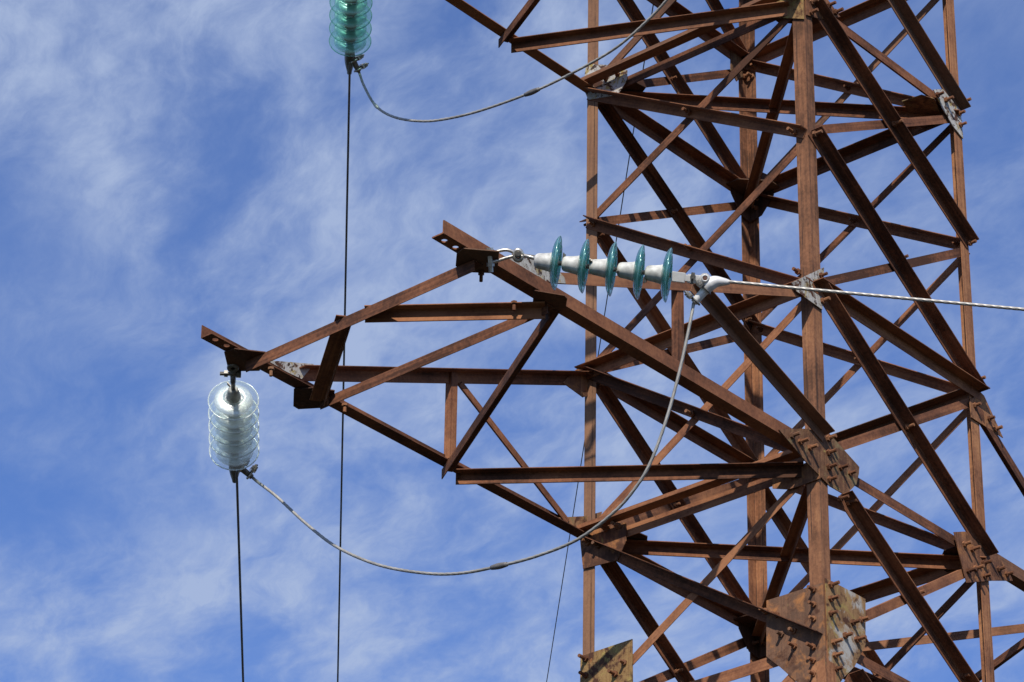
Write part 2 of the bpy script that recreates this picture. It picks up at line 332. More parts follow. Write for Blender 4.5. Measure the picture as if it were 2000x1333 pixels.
# ------------------------------------------------------------------ the tower
tower = empty('lattice_tower')
tag(tower, 'tall rusty brown steel lattice power line tower with cross-arms', 'pylon')
Z1, Z2, Z3, Z5 = 0.646, 1.266, 1.843, 2.46
Z4 = -0.655
ZG = -ZA/S
LEV = [ZG, -5.25, -4.2, -3.2, -2.25, -1.42, Z4, 0.0, Z1, Z2, Z3, Z5, 3.05, 3.62, 4.2, 4.75]
def H(z):
    if z < Z4: return 0.5 + 0.0023*0.655 + 0.075*(Z4-z)
    if z > Z5: return 0.4943 - 0.10*(z-Z5)
    return 0.5 - 0.0023*z
TL, TB, TP = 0.0045, 0.0036, 0.0035
SG = {'N': (-1, -1), 'L': (-1, 1), 'R': (1, -1), 'F': (1, 1)}
for nme, (sx, sy) in SG.items():
    for za, zb, wd in ((ZG, Z4, 0.058), (Z4, Z5, 0.0495), (Z5, 4.75, 0.046)):
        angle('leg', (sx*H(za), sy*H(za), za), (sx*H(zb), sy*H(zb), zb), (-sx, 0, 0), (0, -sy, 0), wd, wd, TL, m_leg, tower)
# peak
for nme, (sx, sy) in SG.items():
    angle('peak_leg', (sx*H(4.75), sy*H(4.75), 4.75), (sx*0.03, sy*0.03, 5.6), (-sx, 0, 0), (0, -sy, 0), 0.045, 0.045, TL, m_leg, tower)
plate('peak_plate', [(-0.06, -0.06, 5.6), (0.06, -0.06, 5.6), (0.06, 0.06, 5.6), (-0.06, 0.06, 5.6)], (0, 0, 1), 0.01, m_br, tower)
# the four faces: (leg a, leg b, outward normal, which diagonal carries its outstanding flange toward the viewer)
FACES = [('L', 'N', (-1, 0, 0)), ('N', 'R', (0, -1, 0)), ('L', 'F', (0, 1, 0)), ('F', 'R', (1, 0, 0))]
def fpt(leg, other, z, inset=0.026):
    sx, sy = SG[leg]; ox, oy = SG[other]; h = H(z)
    d = Vector((ox-sx, oy-sy, 0)).normalized()
    return Vector((sx*h, sy*h, z)) + d*inset
def brace(name, pa, pb, n, outside, wd, heel_up=True, mat=None, ext=0.02, wb=None):
    """angle bolted flat on a face; n = face normal; outside = on the outer side of the leg flange"""
    n = Vector(n); ax = (pb-pa).normalized(); pa = pa-ax*ext; pb = pb+ax*ext
    upn = n.cross(ax); upn = upn if upn.z > 0 else -upn
    off = n*(0.0006 if outside else -(TL+0.0006))
    hs_ = 1 if heel_up else -1
    h0 = pa + upn*(hs_*wd*0.5) + off; h1 = pb + upn*(hs_*wd*0.5) + off
    return angle(name, h0, h1, -upn*hs_, n if outside else -n, wd, wb or wd, TB, mat or m_br, tower)
for i in range(len(LEV)-1):
    z0, z1 = LEV[i], LEV[i+1]
    wd = 0.036 if z0 > Z4-0.01 else 0.045
    if z0 >= Z5: wd = 0.033
    for (la, lb, n) in FACES:
        front = la+lb in ('LN', 'NR')
        # falls from leg a to leg b: outstanding flange toward the viewer
        dz = 0.115 if (la+lb == 'NR' and (z1 == 0.0 or z1 == Z4)) else (0.026 if la == 'L' and lb == 'N' and z1 in (0.0, Z3) else 0.004)
        brace('diagonal_brace', fpt(la, lb, z1-dz, 0.026+(dz*0.9 if dz > 0.1 else 0.0)), fpt(lb, la, z0+0.010), n, front, wd, wb=wd*(1.32 if la+lb == 'NR' else 1.12))
        # rises from leg a to leg b: flat face toward the viewer
        brace('diagonal_brace', fpt(la, lb, z0+0.028), fpt(lb, la, z1-0.030), n, not front, wd*0.92)
# horizontals on the faces at the arm levels
def horiz(name, la, lb, z, n, style, wd=0.042, out=0.0, ext=0.0):
    n = Vector(n); pa = fpt(la, lb, z, 0.0) ; pb = fpt(lb, la, z, 0.0)
    ax = (pb-pa).normalized(); pa = pa+ax*(0.012-ext); pb = pb-ax*(0.012-ext)
    ins = n*(-(TL+0.0045))
    if style == 'shade':     # flat flange hanging, outstanding flange on top: out = True on the outer side, else inward
        off = n*(0.0042 if out else -(TL+0.0045)); v = Vector((0, 0, wd*0.5))
        return angle(name, pa+off+v, pb+off+v, (0, 0, -1), n if out else -n, wd, wd*1.15, TB, m_br, tower)
    if style == 'lit':       # upright flange outside, flat flange on top pointing inward
        return angle(name, pa+ins+Vector((0, 0, wd*0.5)), pb+ins+Vector((0, 0, wd*0.5)), (0, 0, -1), -n, wd, wd, TB, m_br, tower)
    return angle(name, pa+ins-Vector((0, 0, wd*0.4)), pb+ins-Vector((0, 0, wd*0.4)), -n, (0, 0, 1), wd*1.15, wd, TB, m_br, tower)
for z in (0.0, Z3, Z4, Z5, 3.62):
    horiz('horizontal_strut', 'N', 'L', z-0.02, (-1, 0, 0), 'lit')
    horiz('horizontal_strut', 'N', 'R', z+0.004, (0, -1, 0), 'lit', 0.038)
    horiz('horizontal_strut', 'L', 'F', z, (0, 1, 0), 'shade', 0.042)
    horiz('horizontal_strut', 'F', 'R', z, (1, 0, 0), 'shade', 0.042)
for n_, la, lb in (((-1, 0, 0), 'N', 'L'), ((0, -1, 0), 'N', 'R'), ((0, 1, 0), 'L', 'F'), ((1, 0, 0), 'F', 'R')):
    horiz('horizontal_strut', la, lb, Z1, n_, 'shade', 0.040, 1 if la == 'N' else 0, 0.02 if la == 'N' else 0)
def flatbrace(name, p0, p1, side, wd, t=TB, mat=None, vert=1.0, par=None, sgn=-1):
    """angle lying flat: heel on line p0-p1, flat flange toward side, the other flange hanging down (sgn -1)"""
    return angle(name, p0, p1, side, (0, 0, sgn), wd, wd*vert, t, mat or m_arm, par or tower)
for z in (0.0, Z3):
    h = H(z)-0.02
    flatbrace('plan_brace', (-h, h-0.02, z-0.012), (h, -h-0.02, z-0.012), (-1, -1, 0), 0.033, vert=1.25)
    flatbrace('plan_brace', (-h+0.03, -h+0.01, z-0.030), (h-0.01, h-0.02, z-0.030), (-1, 1, 0), 0.036)
# outer strut beside the face, at the foot of the arm
for z in (0.0, Z3):
    h = H(z)
    angle('arm_strut', (-h-0.062, h-0.02, z+0.012), (-h-0.062, -h+0.02, z+0.012), (1, 0, 0), (0, 0, 1), 0.044, 0.015, TB, m_arm, tower)

# cross-arms
def cut_hole(o, p, r):
    """bolt hole through the flat flange"""
    b_ = bmesh.new(); c = M(p); hexnut(b_, c-Vector((0, 0, 0.03)), Vector((0, 0, 1)), r*S, 0.06, 14); fix(b_)
    me = bpy.data.meshes.new('cutter'); b_.to_mesh(me); b_.free(); k = bpy.data.objects.new('cutter', me); C.objects.link(k)
    md = o.modifiers.new('hole', 'BOOLEAN'); md.operation = 'DIFFERENCE'; md.object = k; md.solver = 'EXACT'
    dg = bpy.context.evaluated_depsgraph_get(); nm = bpy.data.meshes.new_from_object(o.evaluated_get(dg)); o.modifiers.remove(md)
    o.data = nm; bpy.data.objects.remove(k)
def arm(x0, a, z, sgn, mid, nd2, tilt, z_tie, tipx, hang=True):
    """sgn -1: toward -x.  x0 = tower face, a = arm length"""
    h = x0
    X = lambda t: sgn*(h + a*t)
    yb = 0.492
    # chords: upright flange outside, flat flange inward
    ch_n = angle('arm_chord', (sgn*(h-0.11), -h-0.0045, z), (sgn*(h+a+tipx), -yb, z), (0, 1, 0), (0, 0, 1), 0.047, 0.046, 0.0046, m_arm, tower)
    ch_f = angle('arm_chord', (sgn*(h-0.11), h+0.0045, z), (sgn*(h+a+tipx+0.022), yb, z+tilt), (0, -1, 0), (0, 0, 1), 0.047, 0.046, 0.0046, m_arm, tower)
    for cy, ch in ((-1, ch_n), (1, ch_f)):
        for q in (0.035, 0.085): cut_hole(ch, (sgn*(h+a+tipx-q+(0.022 if cy > 0 else 0)), cy*(yb-0.028), z+(tilt if cy > 0 else 0)), 0.010)
    # ties to the body above
    angle('arm_tie', (X(0.83), -yb+0.004, z+0.075), (sgn*(h-0.02), -h+0.006, z_tie+0.012), (0, 0, -1), (0, 1, 0), 0.038, 0.038, TB, m_arm, tower)
    angle('arm_tie', (X(0.86), yb-0.004, z+0.050), (sgn*(h-0.02), h-0.006, z_tie+0.012), (0, 0, -1), (0, -1, 0), 0.042, 0.042, TB, m_arm, tower)
    zt = lambda t: z + 0.05 + (z_tie-z-0.05)*(1-t/0.85)
    for sy in ((-1, 1) if hang else ()):
        y = sy*(yb-0.004)
        angle('arm_hanger', (X(mid)-0.026, y-(0.0 if sy > 0 else -0.012)-0.012, z+0.02), (X(mid)-0.026, y-(0.0 if sy > 0 else -0.012)-0.012, zt(mid)-0.004), (1, 0, 0), (0, 1, 0), 0.032, 0.026, TB, m_arm, tower)
        if sy < 0:           # front web: outstanding flange toward the viewer
            p_, q_ = Vector((X(mid-0.02), -yb-0.0046, zt(mid)-0.01)), Vector((sgn*(h-0.02), -h-0.0085, z+0.075))
            ax_ = (q_-p_).normalized(); un_ = Vector((0, -1, 0)).cross(ax_); un_ = un_ if un_.z > 0 else -un_
            angle('arm_brace', p_+un_*0.017, q_+un_*0.017, -un_, (0, -1, 0), 0.034, 0.046, TB, m_arm, tower)
        if sy > 0:
            angle('arm_brace', (X(mid-0.02), y-0.008, zt(mid)-0.02), (X(0.06), y-0.008, z+0.035), (0, 0, -1) , (0, 1, 0), 0.026, 0.026, TB, m_arm, tower)
    zl = z-0.0085
    # end strut and second strut: upright flange hanging below the chords
    def strut(t, w_, y0=yb-0.02, y1=-yb+0.02):
        angle('arm_strut', (X(t), y0, zl+tilt*t), (X(t), y1, zl), (1, 0, 0), (0, 0, -1), w_, w_, TB, m_arm, tower)
    strut(1.0, 0.041); strut(nd2, 0.036)
    pm = (X(1.0)+0.02*(-sgn), 0.02, zl-0.005)
    flatbrace('arm_brace', (X(nd2)-sgn*0.01, yb-0.03, zl+tilt*nd2-0.004), (pm[0], pm[1]+0.02, pm[2]), (-1, 0.5, 0), 0.050, vert=0.5)
    flatbrace('arm_brace', (X(nd2)-sgn*0.01, -yb+0.035, zl-0.004), (pm[0], pm[1]-0.035, pm[2]), (-1, 1, 0), 0.034, vert=1.25)
    flatbrace('arm_brace', (X(mid)+sgn*0.030, yb+0.014, zl+tilt*mid), (X(nd2)-sgn*0.03, -yb+0.04, zl), (1, 0, 0), 0.038, vert=0.95)
    flatbrace('arm_brace', (X(mid)-sgn*0.012, yb-0.012, zl+tilt*mid-0.006), (sgn*(h+0.0), -h+0.06, zl-0.006), (-1, 0, 0), 0.034, vert=1.25)
arm(0.5, 1.70, 0.0, -1, 0.415, 0.80, -0.02, Z1, 0.16)
arm(H(Z3), 1.25, Z3, -1, 0.372, 0.80, -0.02, Z5, 0.16, False)
# arm on the far right, seen only at its foot
h = 0.5
angle('arm_chord', (h-0.11, -h-0.0045, 0.0), (h+1.05, -0.49, 0.0), (0, 1, 0), (0, 0, 1), 0.047, 0.046, 0.0046, m_arm, tower)
angle('arm_chord', (h-0.11, h+0.0045, 0.0), (h+1.05, 0.49, 0.0), (0, -1, 0), (0, 0, 1), 0.047, 0.046, 0.0046, m_arm, tower)
angle('arm_tie', (h-0.02, -h-0.006, Z1-0.03), (h+0.85, -0.496, 0.04), (0, 0, -1), (0, 1, 0), 0.040, 0.040, TB, m_arm, tower)
angle('arm_tie', (h-0.02, h-0.006, Z1-0.02), (h+0.85, 0.49, 0.04), (0, 0, -1), (0, -1, 0), 0.040, 0.040, TB, m_arm, tower)
angle('arm_brace', (0.68, 0.49, -0.01), (1.075, -0.47, -0.01), (1, 0, 0), (0, 0, -1), 0.034, 0.034, TB, m_arm, tower)
angle('arm_brace', (1.47, 0.47, -0.012), (1.0, -0.47, -0.012), (1, 0, 0), (0, 0, -1), 0.048, 0.03, TB, m_arm, tower)
angle('arm_strut', (1.48, 0.49, -0.012), (1.48, -0.49, -0.012), (1, 0, 0), (0, 0, -1), 0.038, 0.038, TB, m_arm, tower)

# outlines and positions taken on the planes of the structure, in tower modules
NEAR_D = (0.6001, -0.7873, -0.1416)
NEAR_DISC1 = (-2.0701, -0.6822, -0.04)
NEAR_LINK= [(-1.8659, -0.9577, -0.0942), (-1.8427, -0.9838, -0.095), (-1.8249, -1.0025, -0.0973), (-1.7995, -1.0267, -0.1034)]
NEAR_CLAMP= [(-1.7506, -1.0861, -0.11), (-1.7649, -1.0705, -0.109), (-1.7796, -1.0532, -0.1093), (-1.787, -1.0377, -0.1175), (-1.7899, -1.0207, -0.1336), (-1.7938, -1.0024, -0.1497), (-1.7973, -0.9858, -0.1644)]
NEAR_SHACKLE= [(-2.1775, -0.5152, -0.0079), (-2.1533, -0.5505, 0.0007), (-2.1254, -0.581, -0.0013), (-2.0949, -0.6112, -0.0074)]
NEAR_COND = (-1.7547, -1.0873, -0.1106)
FAR_DIR= (0.7175, 0.6745, -0.1741)
FAR_LOW= (-2.2018, 0.5285, -0.03)
FAR_UP= (-1.7553, 0.52, 1.7912) # [687.88813914 -89.71009293]
JUMP_LOW = [(-1.7737, 0.8519, -0.1472), (-1.7742, 0.8193, -0.1783), (-1.7753, 0.7328, -0.256), (-1.7771, 0.5867, -0.4025), (-1.779, 0.4454, -0.527), (-1.7813, 0.2645, -0.6422), (-1.7838, 0.0686, -0.7291), (-1.7857, -0.0794, -0.7736), (-1.7877, -0.2342, -0.7965), (-1.7896, -0.3859, -0.8088), (-1.7916, -0.5447, -0.8022), (-1.7934, -0.6815, -0.7564), (-1.7944, -0.759, -0.7059), (-1.7951, -0.8172, -0.641), (-1.7959, -0.8757, -0.5257), (-1.7965, -0.9252, -0.3896), (-1.797, -0.9593, -0.2728), (-1.7972, -0.9796, -0.1935), (-1.7973, -0.9858, -0.1644)]
JUMP_UP = [(-1.3373, 0.8658, 1.6613), (-1.3377, 0.8343, 1.5823), (-1.3385, 0.7719, 1.4738), (-1.3396, 0.6818, 1.3914), (-1.3412, 0.5572, 1.3231), (-1.3428, 0.4354, 1.2815), (-1.3449, 0.2685, 1.2483), (-1.3479, 0.0358, 1.2263), (-1.3503, -0.1463, 1.2281), (-1.3526, -0.3253, 1.2462), (-1.3543, -0.4578, 1.2933), (-1.3557, -0.5676, 1.3578), (-1.3568, -0.6557, 1.4624), (-1.3575, -0.712, 1.6026), (-1.3578, -0.7362, 1.7592)]
FAR_CLAMP= [(-1.8191, 0.8839, -0.1232), (-1.8106, 0.8865, -0.1377), (-1.8013, 0.8918, -0.1567)]
COND_LOW0 = (-1.8013, 0.8918, -0.1567)
COND_UP0 = (-1.3573, 0.8921, 1.6576)
PLATES=[
   ('N0', 'y', -1, 'olive', [(-0.7243, -0.5035, 0.0089), (-0.5897, -0.5035, 0.0677), (-0.4445, -0.5035, 0.1117), (-0.2728, -0.5035, 0.0521), (-0.2773, -0.5035, 0.0234), (-0.2946, -0.5035, -0.0217), (-0.3593, -0.5035, -0.087), (-0.4487, -0.5035, -0.088), (-0.5723, -0.5035, -0.0521)]) ,
   ('N4l', 'x', -1, 'rusty', [(-0.5035, -0.2814, -0.459), (-0.5035, -0.3863, -0.4601), (-0.5035, -0.5073, -0.4608), (-0.5035, -0.5092, -0.6352), (-0.5035, -0.5086, -0.8752), (-0.5035, -0.4184, -0.8067), (-0.5035, -0.3316, -0.7115), (-0.5035, -0.2754, -0.6563)]) ,
   ('N4r', 'y', -1, 'patchy', [(-0.4887, -0.5035, -0.4378), (-0.4123, -0.5035, -0.4353), (-0.266, -0.5035, -0.4317), (-0.2759, -0.5035, -0.5985), (-0.3415, -0.5035, -0.6974), (-0.4099, -0.5035, -0.764), (-0.4845, -0.5035, -0.8586)]) ,
   ('L0', 'x', -1, 'rusty', [(-0.5035, 0.5132, 0.0269), (-0.5035, 0.3605, 0.0292), (-0.5035, 0.3063, 0.0047), (-0.5035, 0.3065, -0.0634), (-0.5035, 0.3425, -0.1262), (-0.5035, 0.4964, -0.1134)]) ,
   ('L0y', 'y', 1, 'olive', [(-0.6804, 0.488, 0.0123), (-0.5094, 0.488, 0.084), (-0.4167, 0.488, 0.1376), (-0.4447, 0.488, 0.0672), (-0.5701, 0.488, 0.0056)]) ,
   ('L3', 'x', -1, 'white', [(-0.4993, 0.4964, 1.9686), (-0.4993, 0.3883, 1.9188), (-0.4993, 0.3009, 1.8596), (-0.4993, 0.3034, 1.8156), (-0.4993, 0.3446, 1.7698), (-0.4993, 0.4858, 1.8052), (-0.4993, 0.5107, 1.8698)]) ,
   ('N1', 'y', -1, 'white', [(-0.628, -0.502, 0.6055), (-0.4372, -0.502, 0.7519), (-0.4545, -0.502, 0.5774), (-0.6, -0.502, 0.5843)]) ,
   ('R1', 'y', -1, 'rusty', [(0.4351, -0.502, 0.5979), (0.5061, -0.502, 0.6648), (0.5318, -0.502, 0.6589), (0.6418, -0.502, 0.5341), (0.4393, -0.502, 0.5338)]) ,
   ('R0', 'y', -1, 'rusty', [(0.2857, -0.5035, 0.0229), (0.3605, -0.5035, 0.0533), (0.4225, -0.5035, 0.0394), (0.5416, -0.5035, 0.0506), (0.6264, -0.5035, -0.007), (0.6469, -0.5035, -0.0292), (0.5136, -0.5035, -0.0782), (0.3496, -0.5035, -0.1463), (0.3317, -0.5035, -0.1005)]) ,
   ('R3', 'y', -1, 'white', [(0.3086, -0.4993, 1.8536), (0.3715, -0.4993, 1.8877), (0.4866, -0.4993, 1.8503), (0.4933, -0.4993, 1.7292), (0.4279, -0.4993, 1.7532), (0.3646, -0.4993, 1.8005)]) ,
   ('R3h', 'z', -1, 'olive', [(0.2578, -0.3953, 1.8232), (0.2688, -0.4748, 1.8232), (0.3187, -0.4977, 1.8232), (0.421, -0.4574, 1.8232), (0.377, -0.3586, 1.8232)]) ,
   ('N3l', 'x', -1, 'yellow', [(-0.4993, -0.3158, 1.8875), (-0.4993, -0.4352, 1.9195), (-0.4993, -0.4987, 1.9247), (-0.4993, -0.4996, 1.7418), (-0.4993, -0.3189, 1.8285)]) ,
   ('N3r', 'y', -1, 'rusty', [(-0.4943, -0.4993, 1.9161), (-0.4316, -0.4993, 1.9389), (-0.2792, -0.4993, 1.8672), (-0.4076, -0.4993, 1.7904), (-0.4887, -0.4993, 1.765)]) ,
   ('L4', 'x', -1, 'yellow', [(-0.5045, 0.505, -0.44), (-0.5045, 0.28, -0.4386), (-0.5045, 0.2787, -0.7199), (-0.5045, 0.5078, -0.7243)]) ,
   ('L1', 'y', 1, 'rusty', [(-0.6365, 0.4885, 0.5575), (-0.5609, 0.4885, 0.6428), (-0.4897, 0.4885, 0.6731), (-0.4834, 0.4885, 0.5725), (-0.5232, 0.4885, 0.5457)]) ,
   ('NT', 'y', -1, 'white', [(-2.068, -0.487, 0.0437), (-2.0553, -0.487, 0.0101), (-1.9718, -0.487, 0.0139), (-1.7927, -0.487, 0.0837), (-1.8003, -0.487, 0.102), (-1.8644, -0.487, 0.1239), (-1.9254, -0.487, 0.1233), (-2.0212, -0.487, 0.0866)]) ,
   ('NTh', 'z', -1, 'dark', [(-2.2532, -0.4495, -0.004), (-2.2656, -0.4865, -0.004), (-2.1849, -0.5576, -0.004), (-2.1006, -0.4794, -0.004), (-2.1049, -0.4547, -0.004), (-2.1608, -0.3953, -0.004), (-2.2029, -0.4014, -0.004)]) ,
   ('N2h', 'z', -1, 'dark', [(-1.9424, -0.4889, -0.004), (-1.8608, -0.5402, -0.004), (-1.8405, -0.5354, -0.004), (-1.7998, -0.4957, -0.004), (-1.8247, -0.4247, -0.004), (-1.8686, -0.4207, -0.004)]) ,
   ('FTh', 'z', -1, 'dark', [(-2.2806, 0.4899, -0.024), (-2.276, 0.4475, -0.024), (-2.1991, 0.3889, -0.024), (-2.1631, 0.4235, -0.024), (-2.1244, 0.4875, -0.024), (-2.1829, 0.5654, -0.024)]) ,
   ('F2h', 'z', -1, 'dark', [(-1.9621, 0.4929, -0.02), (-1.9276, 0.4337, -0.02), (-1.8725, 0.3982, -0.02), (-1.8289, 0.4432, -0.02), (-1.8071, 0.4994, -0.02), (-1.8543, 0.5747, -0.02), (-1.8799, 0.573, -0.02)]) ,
   ('FTv', 'y', 1, 'white', [(-2.109, 0.478, 0.0142), (-2.0611, 0.478, 0.031), (-1.8942, 0.478, 0.0911), (-1.9468, 0.478, 0.0147), (-2.0128, 0.478, 0.0109)]) ,
   ('N0l', 'x', -1, 'rusty', [(-0.5035, -0.3164, -0.06), (-0.5035, -0.3176, -0.0165), (-0.5035, -0.3456, 0.005), (-0.5035, -0.4357, -0.0086), (-0.5035, -0.5059, -0.0311), (-0.5035, -0.5103, -0.0834), (-0.5035, -0.4416, -0.0862), (-0.5035, -0.3789, -0.0834)]) ,
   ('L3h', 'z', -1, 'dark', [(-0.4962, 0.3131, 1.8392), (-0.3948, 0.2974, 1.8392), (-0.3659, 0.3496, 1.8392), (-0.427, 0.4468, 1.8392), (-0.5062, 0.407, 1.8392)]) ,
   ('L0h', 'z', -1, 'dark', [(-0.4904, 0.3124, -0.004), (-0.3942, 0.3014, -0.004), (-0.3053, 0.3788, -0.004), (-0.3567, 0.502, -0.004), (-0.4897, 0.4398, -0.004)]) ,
   ('F5', 'y', 1, 'olive', [(0.3805, 0.481, 2.5709), (0.4461, 0.481, 2.63), (0.4494, 0.481, 2.3922), (0.4113, 0.481, 2.3486), (0.3722, 0.481, 2.3818)]) ,
]
BOLTS=[
   ('x', (-0.507, -0.473, -0.4771)),('x', (-0.507, -0.4713, -0.529)),('x', (-0.507, -0.4696, -0.5792)),('x', (-0.507, -0.389, -0.5996)) ,
   ('x', (-0.507, -0.3398, -0.5973)),('x', (-0.507, -0.3906, -0.6535)),('x', (-0.507, -0.4647, -0.6771)),('x', (-0.507, -0.4631, -0.7238)) ,
   ('x', (-0.507, -0.4631, -0.7709)),('y', (-0.465, -0.507, -0.4542)),('y', (-0.4676, -0.507, -0.5047)),('y', (-0.4703, -0.507, -0.5579)) ,
   ('y', (-0.3476, -0.507, -0.5459)),('y', (-0.2971, -0.507, -0.5177)),('y', (-0.3941, -0.507, -0.6089)),('y', (-0.4595, -0.507, -0.655)) ,
   ('y', (-0.3302, -0.507, -0.6008)),('y', (-0.4551, -0.507, -0.6994)),('y', (-0.4485, -0.507, -0.7457)),('y', (-0.6563, -0.507, 0.0134)) ,
   ('y', (-0.6108, -0.507, 0.0089)),('y', (-0.5573, -0.507, 0.0088)),('y', (-0.4511, -0.507, 0.0865)),('y', (-0.4538, -0.507, 0.0325)) ,
   ('y', (-0.4545, -0.507, -0.0217)),('y', (-0.3851, -0.507, 0.0034)),('y', (-0.332, -0.507, 0.0038)),('y', (-0.4529, -0.507, -0.0671)) ,
   ('x', (-0.507, 0.3929, 0.0056)),('x', (-0.507, 0.3413, 0.0039)),('x', (-0.507, 0.472, -0.022)),('x', (-0.507, 0.4268, -0.0463)) ,
   ('x', (-0.5028, 0.3976, 1.8625)),('x', (-0.5028, 0.3429, 1.8567)),('x', (-0.5028, 0.4679, 1.8719)),('y', (0.3426, -0.507, -0.0032)) ,
   ('y', (0.3896, -0.507, -0.0051)),('y', (0.3578, -0.507, -0.1001)),('y', (0.4033, -0.507, -0.0735)),('y', (0.4583, -0.507, -0.0334)) ,
   ('y', (0.4619, -0.507, -0.0811)),('y', (0.5554, -0.507, -0.0195)),('y', (0.6052, -0.507, -0.0208)),('y', (0.4627, -0.5055, 0.5907)) ,
   ('y', (0.5509, -0.5055, 0.5728)),('y', (0.5896, -0.5055, 0.5472)),('y', (0.3291, -0.5028, 1.8394)),('y', (0.3839, -0.5028, 1.8444)) ,
   ('y', (0.4711, -0.5028, 1.8287)),('y', (0.4755, -0.5028, 1.7799)),('y', (-0.4566, -0.5028, 1.8355)),('y', (-0.4626, -0.5028, 1.7883)) ,
   ('y', (-0.354, -0.5028, 1.8764)),('y', (-0.3154, -0.5028, 1.8664)),('x', (-0.5085, 0.3122, -0.5174)),('x', (-0.5085, 0.3509, -0.5488)) ,
   ('x', (-0.5085, 0.4788, -0.5185)),('x', (-0.5085, 0.4791, -0.4571)),('x', (-0.5085, 0.4841, -0.5828)),('x', (-0.5085, 0.3399, -0.6356)) ,
   ('y', (-0.4605, -0.5055, 0.7072)),('y', (-0.448, -0.5055, 0.6601)),('y', (0.0247, -0.507, 1.5589)),('y', (0.0347, -0.507, 1.002)) ,
   ('y', (0.0187, -0.507, 0.3211)),('y', (0.0349, -0.507, -0.3027)),('y', (0.2911, -0.507, -0.5173)),('y', (0.4956, -0.507, 1.8904)) ,
   ('y', (0.4862, -0.507, 1.2712)),('y', (0.4823, -0.507, 0.701)),('y', (-0.4732, -0.507, 1.2696)),('y', (-0.4568, -0.507, 0.6105)) ,
   ('y', (-0.3946, -0.507, -0.1151)),('y', (-0.3482, -0.507, -0.1122)),('x', (-0.507, 0.0149, 1.5558)),('x', (-0.507, 0.0176, 0.9904)) ,
   ('x', (-0.507, 0.0152, 0.3276)),('x', (-0.507, -0.4485, 1.2827)),('x', (-0.507, -0.4486, 0.7217)),('x', (-0.507, -0.278, -0.4979)) ,
   ('x', (-0.507, -0.323, -0.5236)),('y', (0.489, 0.488, 2.621)),('y', (0.4875, 0.488, 2.571)),('y', (0.4787, 0.488, 2.5027)) ,
   ('y', (0.4691, 0.488, 2.4052)),('x', (0.488, 0.4554, 2.4548)),('x', (0.488, 0.4566, 2.4018)) ,
]

for tg, axn, nd, pal, pts in PLATES:
    nv = {'x': (nd, 0, 0), 'y': (0, -1, 0) if nd < 0 else (0, -1, 0), 'z': (0, 0, -1)}[axn]
    plate('gusset_plate', pts, nv, TP, PM[pal], tower)
# inner gussets on the far leg, as seen between the members
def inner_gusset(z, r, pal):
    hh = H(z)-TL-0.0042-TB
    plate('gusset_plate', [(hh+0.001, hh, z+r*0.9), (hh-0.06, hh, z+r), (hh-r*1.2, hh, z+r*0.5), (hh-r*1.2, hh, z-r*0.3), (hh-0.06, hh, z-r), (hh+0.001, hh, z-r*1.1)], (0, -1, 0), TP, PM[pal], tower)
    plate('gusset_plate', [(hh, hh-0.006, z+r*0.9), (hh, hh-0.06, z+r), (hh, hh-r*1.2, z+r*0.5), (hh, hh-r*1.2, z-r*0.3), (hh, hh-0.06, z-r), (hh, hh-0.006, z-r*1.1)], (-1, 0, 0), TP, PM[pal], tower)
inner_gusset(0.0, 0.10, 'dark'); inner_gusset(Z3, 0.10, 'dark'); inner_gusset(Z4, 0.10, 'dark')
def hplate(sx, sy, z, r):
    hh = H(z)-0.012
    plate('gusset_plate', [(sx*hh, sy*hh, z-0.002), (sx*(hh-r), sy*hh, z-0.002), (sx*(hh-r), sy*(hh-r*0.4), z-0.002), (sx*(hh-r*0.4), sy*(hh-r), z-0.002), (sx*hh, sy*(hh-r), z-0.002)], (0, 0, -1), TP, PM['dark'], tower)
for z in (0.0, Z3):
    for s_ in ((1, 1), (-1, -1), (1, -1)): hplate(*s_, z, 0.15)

# bolts: hex nut and projecting threaded end
def bolt_mesh():
    b_ = bmesh.new(); z = Vector((0, 0, 1)); k = S
    hexnut(b_, Vector((0, 0, 0)), z, 0.0115*k, 0.0085*k); hexnut(b_, Vector((0, 0, 0.0085*k)), z, 0.0062*k, 0.024*k, 8)
    fix(b_); me = bpy.data.meshes.new('bolt'); b_.to_mesh(me); b_.free(); me.materials.append(m_bolt); return me
BM = bolt_mesh()
def bolt(p, d, k=1.0):
    o = bpy.data.objects.new('bolt', BM); C.objects.link(o); o.parent = tower; o.location = M(p)
    q = Vector(d).to_track_quat('Z', 'Y'); o.rotation_mode = 'QUATERNION'
    o.rotation_quaternion = q @ Matrix.Rotation(random.uniform(0, 1.0), 3, 'Z').to_quaternion()
    o.scale = (k, k, k*random.uniform(0.85, 1.2)); return o
for axn, p in BOLTS + [('x', (-0.5065, 0.385, 0.012)), ('x', (-0.5065, 0.335, 0.0))]:
    bolt(p, (-1, 0, 0) if axn == 'x' else (0, -1, 0), random.uniform(0.92, 1.06))
for p in ((-2.19, -0.43, -0.009), (-2.13, -0.44, -0.009), (-1.93, -0.40, -0.009), (-1.86, -0.40, -0.009), (-2.19, 0.42, -0.03), (-2.12, 0.44, -0.03), (-1.86, 0.44, -0.026), (-1.79, 0.43, -0.026), (-1.19, 0.47, -0.014), (-1.15, 0.46, -0.014)):
    bolt(p, (0, 0, -1), 0.9)
hF = H(Z3)
for z in (0.0, Z3):
    for dx, dz in ((0.05, 0.06), (0.05, -0.06), (0.10, 0.02)):
        bolt((H(z)-dx, H(z)-0.016, z+dz), (0, -1, 0), 0.85); bolt((H(z)-0.016, H(z)-dx, z+dz), (-1, 0, 0), 0.85)
        bolt((H(z)-dx+0.02, H(z)+0.003, z+dz), (0, 1, 0), 0.8); bolt((H(z)+0.003, H(z)-dx+0.02, z+dz), (1, 0, 0), 0.8)

